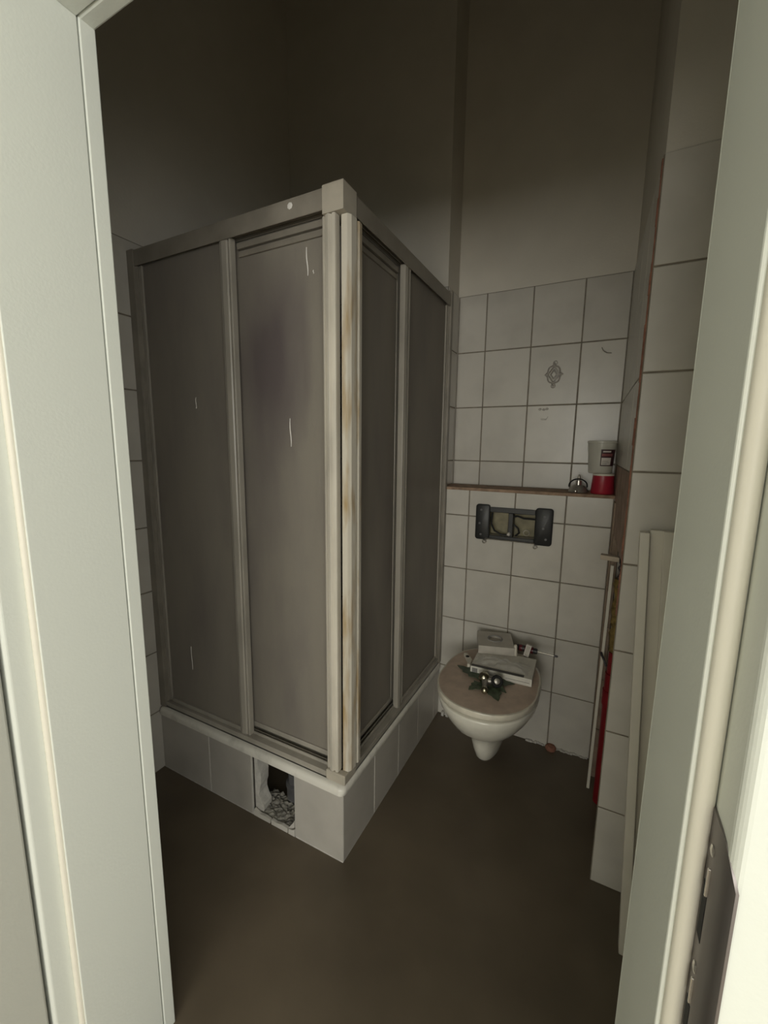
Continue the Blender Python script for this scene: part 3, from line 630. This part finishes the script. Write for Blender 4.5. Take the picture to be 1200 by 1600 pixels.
m.loft(l1, False, True, 1); lid = m.build('lid', ['seat', 'lid'], to, smooth=50); tag(lid, 'dusty pinkish beige toilet lid')
for s_ in (-0.075, 0.075):
    MB().tube([(tx+s_-0.016, -0.060, 0.424), (tx+s_+0.016, -0.060, 0.424)], 0.010, n=12).build('hinge', 'seat', to, smooth=True)
LZ = 0.4398
# caulk-like white rubble at left below the tray end of the wall
cr = MB(); rng = random.Random(2)
for k in range(9): 
    x = 0.20+k*0.011; cr.box(x, x+0.013, -rng.uniform(0.006, 0.022), 0.0015, 0, rng.uniform(0.006, 0.022))
tag(cr.build('mortar_bead', 'gypsum', wb, bevel=0.002), 'crumbling whitish mortar bead along the floor')

# ------------------------------------------------------------------ flush plate mounting frame in the wall
fr = thing('flush_plate_frame', (0.487, -0.006, 0.905), 'black plastic flush-plate mounting frame with its cover missing, set in the tiles', 'flush plate')
fx0, fx1, fz0, fz1 = 0.326, 0.648, 0.912, 1.070
def rrx(x0, x1, z0, z1, r, y, n=4): return [Vector((p.x, y, p.y)) for p in rrect(x0, x1, z0, z1, r, 0, n)]
for (a, b) in ((fx0, fx0+0.062), (fx1-0.070, fx1)):
    MB().loft([rrx(a, b, fz0, fz1, .012, -0.0006), rrx(a, b, fz0, fz1, .012, -0.011), rrx(a+.004, b-.004, fz0+.004, fz1-.004, .010, -0.0145)]).build('side_block', 'black_plastic', fr, smooth=40)
MB().box(fx0+0.062, fx1-0.070, -0.011, -0.0006, fz1-0.032, fz1-0.010).build('top_bar', 'black_plastic', fr, bevel=0.002)
MB().box(fx0+0.062, fx1-0.070, -0.009, -0.0006, fz0+0.006, fz0+0.022).build('bottom_bar', 'black_plastic', fr, bevel=0.002)
MB().box(0.468, 0.488, -0.010, 0.030, fz0+0.022, fz1-0.032).build('centre_bar', 'black_plastic', fr, bevel=0.002)
for x, z in ((0.350, 1.045), (0.352, 0.935), (0.615, 1.035), (0.625, 0.94), (0.612, 0.985), (0.345, 0.985)):
    MB().lathe([(0, 0), (0.005, 0), (0.005, 0.0010), (0, 0.0012)], Matrix.Translation((x, -0.0142, z))@Matrix.Rotation(math.pi/2, 4, 'X'), n=10).build('clip', 'grey_plastic', fr)
MB().tube([(0.368, -0.012, 0.908), (0.372, -0.015, 0.918), (0.580, -0.015, 0.918), (0.584, -0.012, 0.908)], 0.0028, n=8).build('release_wire', 'dull_metal', fr, smooth=True)
for x in (0.368, 0.584):
    MB().tube([(x+0.008*math.cos(t), -0.010, 0.902+0.007*math.sin(t)) for t in [i*math.pi/6 for i in range(12)]], 0.0022, n=6, closed=True).build('wire_loop', 'dull_metal', fr, smooth=True)
MB().lathe([(0, 0), (0.0075, 0), (0.0075, 0.012), (0.004, 0.016), (0, 0.016)], Matrix.Translation((0.474, -0.010, 0.948))@Matrix.Rotation(math.pi/2, 4, 'X'), n=14).build('push_pin', 'label_white', fr, smooth=True)
for pts in ([(0.392, 0.02, 1.03), (0.394, 0.0, 0.985), (0.410, -0.002, 0.955), (0.44, -0.003, 0.940), (0.47, -0.004, 0.940)], [(0.480, 0.0, 1.02), (0.505, -0.004, 1.028), (0.53, -0.002, 1.02), (0.58, 0.01, 1.018)], [(0.490, -0.002, 0.99), (0.51, -0.004, 0.975), (0.515, 0.0, 0.955), (0.50, 0.006, 0.94)]):
    MB().tube(pts, 0.0042, n=8).build('lever_arm', 'black_plastic', fr, smooth=True)
MB().tube([(0.545+0.012*math.cos(t), -0.001, 0.958+0.012*math.sin(t)) for t in [i*math.pi/7 for i in range(14)]], 0.0022, n=6, closed=True).build('wire_ring', 'dull_metal', fr, smooth=True)
ci = MB().box(hx0+.004, hx1-.004, 0.050, 0.140, hz0+0.002, hz1-.002).build('cistern', 'cistern', bevel=0.006); tag(ci, 'ochre cistern body visible inside the black flush frame', 'cistern')

# ------------------------------------------------------------------ things on the ledge
rc = thing('red_pot', (0.8175, 0.052, ZLED+.0003), 'small red plastic pot in the corner of the brown ledge', 'pot')
MB().lathe([(0.0, 0), (0.040, 0), (0.043, 0.004), (0.0385, 0.070), (0.0385, 0.073), (0.0, 0.073)], Matrix.Translation((0.8175, 0.052, ZLED+.0003)), n=36).build('pot_body', 'red_plastic', rc, smooth=50)
MB().lathe([(0.036, 0.0732), (0.0385, 0.0732), (0.0385, 0.080), (0.034, 0.0815), (0.0, 0.0815)], Matrix.Translation((0.8175, 0.052, ZLED+.0003)), n=36, cap0=True).build('pot_rim', 'cream', rc, smooth=50)
zc0 = ZLED+0.0822
cu = thing('plastic_cup', (0.8030, 0.055, zc0), 'milky clear plastic cup with a dark label, standing on the red pot', 'cup')
MB().lathe([(0.0, 0), (0.040, 0), (0.043, 0.003), (0.0445, 0.03), (0.0465, 0.05), (0.0475, 0.075), (0.0505, 0.095), (0.0515, 0.118), (0.0535, 0.119), (0.0535, 0.126), (0.050, 0.128), (0.049, 0.118), (0.045, 0.06), (0.041, 0.005), (0.0, 0.0045)], Matrix.Translation((0.8030, 0.055, zc0)), n=40).build('cup_body', 'milky', cu, smooth=50)
def wrap(name, m, parent, cx, cy, r0, r1, z0, z1, a0, a1, k=10):
    vs = []; fs = []
    for i in range(k+1):
        a = math.radians(a0+(a1-a0)*i/k)
        vs += [(cx+r0*math.cos(a), cy+r0*math.sin(a), z0), (cx+r1*math.cos(a), cy+r1*math.sin(a), z1), (cx+(r1-.0006)*math.cos(a), cy+(r1-.0006)*math.sin(a), z1), (cx+(r0-.0006)*math.cos(a), cy+(r0-.0006)*math.sin(a), z0)]
    for i in range(k):
        for q in range(4): fs.append((4*i+q, 4*i+(q+1) % 4, 4*i+4+(q+1) % 4, 4*i+4+q))
    fs += [(0, 1, 2, 3), (4*k+3, 4*k+2, 4*k+1, 4*k)]
    return MB().add(vs, fs).build(name, m, parent)
lb = wrap('label', 'label_dark', cu, 0.803, 0.055, 0.0465, 0.0510, zc0+0.030, zc0+0.094, -92, -22)
wrap('label_field', 'label_white', lb, 0.803, 0.055, 0.0472, 0.0490, zc0+0.034, zc0+0.062, -88, -45)
wrap('label_band', 'label_red', lb, 0.803, 0.055, 0.0498, 0.0513, zc0+0.068, zc0+0.078, -88, -40)
wrap('label_band', 'label_white', lb, 0.803, 0.055, 0.0506, 0.0518, zc0+0.083, zc0+0.0885, -84, -50)
for k, (zz, a1) in enumerate(((0.055, -52), (0.049, -58), (0.043, -55), (0.038, -64))): wrap('label_line', 'print_mid', lb, 0.803, 0.055, 0.0482, 0.0486, zc0+zz-.001, zc0+zz+0.001, -84, a1)
ro = thing('tap_rosette', (0.729, 0.062, ZLED+.0003), 'shiny metal tap rosette with a short stem on the ledge', 'rosette')
MB().lathe([(0.0, 0), (0.036, 0), (0.0375, 0.003), (0.034, 0.012), (0.026, 0.024), (0.018, 0.030), (0.0, 0.030)], Matrix.Translation((0.729, 0.062, ZLED+.0003)), n=32).build('dome', 'dull_metal', ro, smooth=40)
MB().lathe([(0.0, 0.0302), (0.012, 0.0302), (0.012, 0.048), (0.006, 0.051), (0.005, 0.068), (0.002, 0.073), (0, 0.073)], Matrix.Translation((0.729, 0.062, ZLED+.0003)), n=20).build('stem', 'chrome', ro, smooth=40)
MB().lathe([(0.0, 0.0), (0.0055, 0.001), (0.007, 0.006), (0.0055, 0.011), (0, 0.012)], Matrix.Translation((0.722, 0.0215, ZLED+.0004)), n=16).build('set_screw', 'chrome', ro, smooth=True)
rg = MB().tube([(0.729+0.0335*math.cos(t), 0.0215+0.026+0.012*math.sin(t)-0.02, ZLED+0.0035+0.026+0.0265*math.sin(t)) for t in [math.radians(-10+200*i/22) for i in range(23)]], 0.0030, n=8)
rgo = rg.build('rubber_ring', 'black_matte', ro, smooth=True); tag(rgo, 'black rubber ring')

# ------------------------------------------------------------------ things on the toilet lid
bxz = LZ+0.0004
cb = thing('flat_carton', (0.525, -0.235, bxz), 'long flat white carton with a printed label lying on the toilet lid', 'box')
rz = math.radians(2)
MB().box(0.410, 0.640, -0.317, -0.150, bxz, bxz+0.030, rz=rz).build('carton_body', 'carton', cb, bevel=0.0012)
def onface(name, m, u0, u1, z0, z1, t=0.0006):
    MB().box(u0, u1, -0.317-t, -0.3172, bxz+z0, bxz+z1, rz=rz, piv=(0.525, -0.2335, 0)).build(name, m, cb)
onface('print', 'print_mid', 0.417, 0.438, 0.006, 0.024)
for k in range(5): onface('barcode_bar', 'print_dark', 0.418+k*0.004, 0.4195+k*0.004, 0.007, 0.023, 0.0009)
for k, (a, b) in enumerate(((0.444, 0.53), (0.444, 0.50), (0.444, 0.515))): onface('print_line', 'print_mid', a, b, 0.019-0.005*k, 0.0205-0.005*k)
onface('print_line', 'print_dark', 0.545, 0.632, 0.0125, 0.0137)
MB().box(0.412, 0.610, -0.3165, -0.300, bxz+0.0302, bxz+0.0312, rz=rz, piv=(0.525, -0.2335, 0)).build('flap_gap', 'print_dark', cb)
bz2 = bxz+0.0315
kb = thing('square_box', (0.462, -0.115, bz2), 'small grey-beige square box with a round hole in its top, stacked on the white carton', 'box')
Mk = Matrix.Translation((0.462, -0.118, bz2))@Matrix.Rotation(math.radians(17), 4, 'Z')
m = MB(); hw_, hd_, hh = 0.072, 0.072, 0.034; n = 32; R0 = 0.030
# top plate with a round hole
ring = [Vector((R0*math.cos(2*math.pi*i/n), R0*math.sin(2*math.pi*i/n)+0.004, 0)) for i in range(n)]
def sq(i):
    a = 2*math.pi*i/n; c, s_ = math.cos(a), math.sin(a); k = 1/max(abs(c)/hw_, abs(s_)/hd_); return Vector((c*k, s_*k, 0))
outr = [sq(i) for i in range(n)]
up = lambda l, z: [Mk@(v+Vector((0, 0, z))) for v in l]
m.loft([up(outr, 0.0), up(outr, hh), up(ring, hh), up(ring, hh-0.010)], True, True)
m.build('box_body', 'box_grey', kb, smooth=30)
MB().tube([Mk@Vector((R0*math.cos(2*math.pi*i/n), R0*math.sin(2*math.pi*i/n)+0.004, hh)) for i in range(n)], 0.0028, n=8, closed=True).build('hole_rim', 'print_mid', kb, smooth=True)
# crumpled clear bag over the carton
def crumple(name, x0, x1, y0, y1, zb, amp, nx, ny, seed, label):
    rng = random.Random(seed); vs = []; fs = []
    for j in range(ny+1):
        for i in range(nx+1):
            u, v = i/nx, j/ny; e = min(u, 1-u, v, 1-v)
            vs.append((x0+(x1-x0)*u+rng.uniform(-.004, .004), y0+(y1-y0)*v+rng.uniform(-.004, .004), zb+min(1, e*5)*amp*rng.uniform(0.2, 1)))
    for j in range(ny):
        for i in range(nx): a = j*(nx+1)+i; fs += [(a, a+1, a+nx+2), (a, a+nx+2, a+nx+1)]
    o = MB().add(vs, fs).build(name, 'cling'); tag(o, label, 'bag'); return o
crumple('plastic_bag', 0.425, 0.622, -0.292, -0.222, bxz+0.0322, 0.022, 14, 6, 5, 'crumpled clear plastic bag on top of the white carton')
# screwdriver
zs = bxz+0.0305+0.0145
sw = thing('screwdriver', (0.60, -0.165, zs-0.0142), 'screwdriver with dark red and black handle resting across the carton', 'screwdriver')
Ms = Matrix.Translation((0.548, -0.100, zs))@Matrix.Rotation(math.radians(-4), 4, 'Z')@Matrix.Rotation(math.radians(90), 4, 'Y')
MB().lathe([(0, 0), (0.009, 0.001), (0.0125, 0.008), (0.0135, 0.030), (0.0125, 0.055), (0.010, 0.068), (0.0125, 0.078), (0.010, 0.086), (0, 0.086)], Ms, n=16).build('handle', 'black_plastic', sw, smooth=50)
for a in range(3):
    MB().lathe([(0.0137, 0.014+a*0.022), (0.0141, 0.016+a*0.022), (0.0141, 0.024+a*0.022), (0.0137, 0.026+a*0.022)], Ms, n=16, cap0=False, cap1=False).build('grip_band', 'red_handle', sw, smooth=True)
MB().lathe([(0, 0.0865), (0.0032, 0.0865), (0.0032, 0.150), (0, 0.150)], Ms, n=12).build('shaft', 'chrome', sw, smooth=40)
MB().lathe([(0, 0.1502), (0.0045, 0.1502), (0.0045, 0.163), (0.002, 0.166), (0, 0.166)], Ms, n=12).build('tip', 'grey_plastic', sw, smooth=40)
# little plastic pieces
pc = thing('plastic_clip', (0.594, -0.138, bxz+0.031), 'small white plastic clip standing in front of the screwdriver', 'clip')
Mc = Matrix.Translation((0.594, -0.138, bxz+0.0304))@Matrix.Rotation(math.radians(12), 4, 'Y')
m = MB(); m.box(-0.011, -0.007, -0.005, 0.005, 0.004, 0.052, M=Mc); m.box(0.006, 0.010, -0.005, 0.005, 0.004, 0.052, M=Mc); m.box(-0.007, 0.006, -0.005, 0.005, 0.047, 0.052, M=Mc); m.box(-0.011, 0.010, -0.005, 0.005, 0.001, 0.004, M=Mc)
m.build('clip_frame', 'label_white', pc, bevel=0.001); MB().box(-0.0068, 0.0058, -0.001, 0.002, 0.0045, 0.0468, M=Mc).build('clip_tongue', 'box_grey', pc)
kn = MB().lathe([(0, 0), (0.009, 0), (0.009, 0.012), (0.0075, 0.014), (0.0075, 0.040), (0.005, 0.045), (0, 0.045)], Matrix.Translation((0.536, -0.060, bz2-0.0005+hh*0)), n=16)
kno = kn.build('plastic_plug', 'seat', smooth=40)
for v in (0,): kno.location.z = bxz+0.0304; kno.location.x = 0.553; kno.location.y = -0.152
tag(kno, 'cream plastic plug standing beside the square box', 'plug')
wt = thing('white_bracket', (0.372, -0.235, LZ), 'small white plastic bracket with a dark slot at the left end of the carton', 'bracket')
MB().prism([(0.352, -0.205), (0.366, -0.200), (0.400, -0.245), (0.404, -0.292), (0.392, -0.292), (0.380, -0.250)], LZ, LZ+0.018).build('bracket_body', 'seat', wt, bevel=0.003)
MB().lathe([(0, 0), (0.008, 0), (0.008, 0.0012), (0, 0.0014)], Matrix.Translation((0.376, -0.232, LZ+0.0178)), n=14).build('slot', 'black_matte', wt)
# green leaf ornament with metal valve parts
lf = thing('leaf_ornament', (0.49, -0.38, LZ), 'dark green leaf-shaped ornament lying on the beige toilet lid', 'ornament')
def leaf(cx, cy, tipx, tipy, wd, seed):
    rng = random.Random(seed); a = Vector((cx, cy, 0)); b = Vector((tipx, tipy, 0)); d = b-a; L_ = d.length; d.normalize(); p = Vector((-d.y, d.x, 0))
    wd *= 1.3
    prof = [(0, 0.12), (0.12, 0.55), (0.2, 0.45), (0.36, 1.0), (0.46, 0.66), (0.62, 0.82), (0.72, 0.42), (0.84, 0.34), (1.0, 0.0)]
    L1 = [a+d*L_*t+p*wd*w_ for t, w_ in prof]; R1 = [a+d*L_*t-p*wd*w_*rng.uniform(.85, 1.1) for t, w_ in prof]; Cc = [a+d*L_*t for t, w_ in prof]
    vs = []; fs = []
    for i in range(len(prof)):
        zc_ = LZ+0.0015+0.004*math.sin(math.pi*prof[i][0])
        vs += [(L1[i].x, L1[i].y, zc_+0.003*prof[i][1]), (Cc[i].x, Cc[i].y, zc_+0.0005), (R1[i].x, R1[i].y, zc_+0.003*prof[i][1])]
    k = len(vs); vs += [(x, y, z-0.0012) for x, y, z in vs]
    for i in range(len(prof)-1):
        q = 3*i; fs += [(q, q+1, q+4, q+3), (q+1, q+2, q+5, q+4), (k+q, k+q+3, k+q+4, k+q+1), (k+q+1, k+q+4, k+q+5, k+q+2), (q, q+3, k+q+3, k+q), (q+2, k+q+2, k+q+5, q+5)]
    fs += [(0, k, k+1, 1), (1, k+1, k+2, 2)]
    MB().add(vs, fs).build('leaf', 'leaf', lf)
leaf(0.478, -0.352, 0.352, -0.292, 0.026, 1); leaf(0.490, -0.362, 0.585, -0.322, 0.022, 2); leaf(0.486, -0.374, 0.440, -0.440, 0.024, 3); leaf(0.500, -0.380, 0.553, -0.460, 0.026, 4); leaf(0.505, -0.372, 0.568, -0.396, 0.018, 5); leaf(0.470, -0.350, 0.440, -0.315, 0.018, 6); leaf(0.488, -0.350, 0.470, -0.322, 0.016, 7)
va = thing('angle_valve', (0.492, -0.385, LZ+.006), 'small chrome and brass angle valve lying on the green leaves', 'valve')
MB().lathe([(0, 0), (0.010, 0.001), (0.0190, 0.007), (0.0215, 0.018), (0.0190, 0.029), (0.010, 0.037), (0, 0.039)], Matrix.Translation((0.480, -0.372, LZ+0.0075)), n=24).build('knob', 'brass', va, smooth=60)
MB().tube([(0.486, -0.385, LZ+0.020), (0.492, -0.408, LZ+0.018), (0.497, -0.432, LZ+0.016)], [0.012, 0.0095, 0.0095], n=14).build('body', 'dull_metal', va, smooth=50)
MB().lathe([(0, 0), (0.008, 0.001), (0.0125, 0.006), (0.0135, 0.013), (0.0115, 0.020), (0.006, 0.025), (0, 0.026)], Matrix.Translation((0.499, -0.441, LZ+0.0045)), n=20).build('nut', 'brass', va, smooth=60)
MB().tube([(0.496, -0.380, LZ+0.020), (0.520, -0.372, LZ+0.022)], 0.011, n=14).build('outlet', 'dull_metal', va, smooth=50)
Mr = Matrix.Translation((0.529, -0.378, LZ+0.0265))@Matrix.Rotation(math.radians(20), 4, 'Z')@Matrix.Rotation(math.radians(62), 4, 'X')
MB().tube([Mr@Vector((0.0165*math.cos(t), 0.0165*math.sin(t), 0)) for t in [i*math.pi/12 for i in range(24)]], 0.0058, n=10, closed=True).build('rubber_washer', 'black_matte', va, smooth=True)
MB().lathe([(0, -0.003), (0.0105, -0.003), (0.0105, 0.002), (0.006, 0.004), (0, 0.004)], Mr, n=18).build('cone', 'dull_metal', va, smooth=40)

# ------------------------------------------------------------------ pipes in the torn shaft, strips and boards
rp = thing('red_pipe', (0.905, -0.22, 0), 'red drain pipe standing inside the torn open shaft', 'pipe')
MB().tube([(0.905, -0.22, 0.0), (0.905, -0.22, 0.52)], 0.026, n=18).build('lower_pipe', 'red_pipe', rp, smooth=True)
MB().tube([(0.905, -0.22, 0.40), (0.905, -0.22, 0.455)], 0.0295, n=18).build('coupling', 'red_pipe', rp, smooth=True)
MB().tube([(0.905, -0.22, 0.5205), (0.906, -0.22, 0.60)], 0.0225, n=18).build('upper_pipe', 'red_pipe', rp, smooth=True)
iw = MB(); rng = random.Random(8); loops = []
for k in range(13):
    z = 0.602+0.27*k/12; r_ = 0.024+rng.uniform(-.005, .005)
    loops.append([Vector((0.906+(r_+rng.uniform(-.004, .004))*math.cos(2*math.pi*i/12), -0.22+(r_+rng.uniform(-.004, .004))*math.sin(2*math.pi*i/12), z)) for i in range(12)])
iwo = iw.loft(loops).build('insulation_wrap', 'wool', smooth=True); tag(iwo, 'ragged yellow-brown insulation on top of the red pipe in the shaft', 'insulation')
cbn = thing('cable_bundle', (0.895, -0.25, 0.85), 'tangle of dark cables hanging at the top of the torn shaft', 'cables')
for k in range(4):
    pts = [(0.894+0.008*math.sin(k*2+t*2.3), -0.30+0.02*k+0.01*math.cos(t*3+k), 1.004-0.028*t) for t in range(6)]
    MB().tube(pts, 0.0032, n=6).build('cable', 'cable', cbn, smooth=True)
stick = MB().prism([(0.828, -0.285), (0.884, -0.300), (0.886, -0.270), (0.830, -0.257)], 0.948, 0.964).build('wood_stick', 'wood_pale', bevel=0.0015); tag(stick, 'short pale wooden stick poking out of the shaft opening', 'stick')
# white strip leaning in the opening
def leanbar(name, m, p0, p1, wx, wy, parent=None, bevel=0.001):
    p0, p1 = Vector(p0), Vector(p1); vs = [p+Vector((a*wx/2, b*wy/2, 0)) for p in (p0, p1) for b in (-1, 1) for a in (-1, 1)]
    return MB().add(vs, [(0, 2, 3, 1), (4, 5, 7, 6), (0, 1, 5, 4), (2, 6, 7, 3), (0, 4, 6, 2), (1, 3, 7, 5)]).build(name, m, parent, bevel=bevel)
ws = leanbar('white_strip', 'white_lacquer', (0.8615, -0.168, 0.0), (0.8715, -0.150, 0.90), 0.010, 0.012); tag(ws, 'thin white strip standing upright at the edge of the torn shaft opening', 'strip')
hk = MB().tube([(0.862, -0.165, 0.565), (0.866, -0.180, 0.560), (0.874, -0.190, 0.548), (0.881, -0.195, 0.530)], 0.0045, n=8).build('pipe_clip', 'cable', rp, smooth=True)
# leaning white boards in front of the shaft
b1 = thing('casing_board', (0.957, -0.735, 0.0), 'narrow white casing board leaning upright against the tiled shaft, nearest the doorway', 'board', 'white boards leaning on the shaft')
leanbar('board_body', 'white_lacquer', (0.9605, -0.728, 0.0), (0.9185, -0.590, 1.106), 0.022, 0.026, b1, 0.002)
b2 = thing('profile_board', (0.99, -0.70, 0.0), 'wider grooved white board leaning on the tiled shaft behind the narrow one', 'board', 'white boards leaning on the shaft')
leanbar('board_body', 'white_lacquer', (1.020, -0.706, 0.0), (0.976, -0.581, 1.112), 0.090, 0.012, b2, 0.0015)
leanbar('raised_edge', 'white_lacquer', (1.030, -0.718, 0.0), (0.986, -0.593, 1.112), 0.054, 0.010, b2, 0.002)
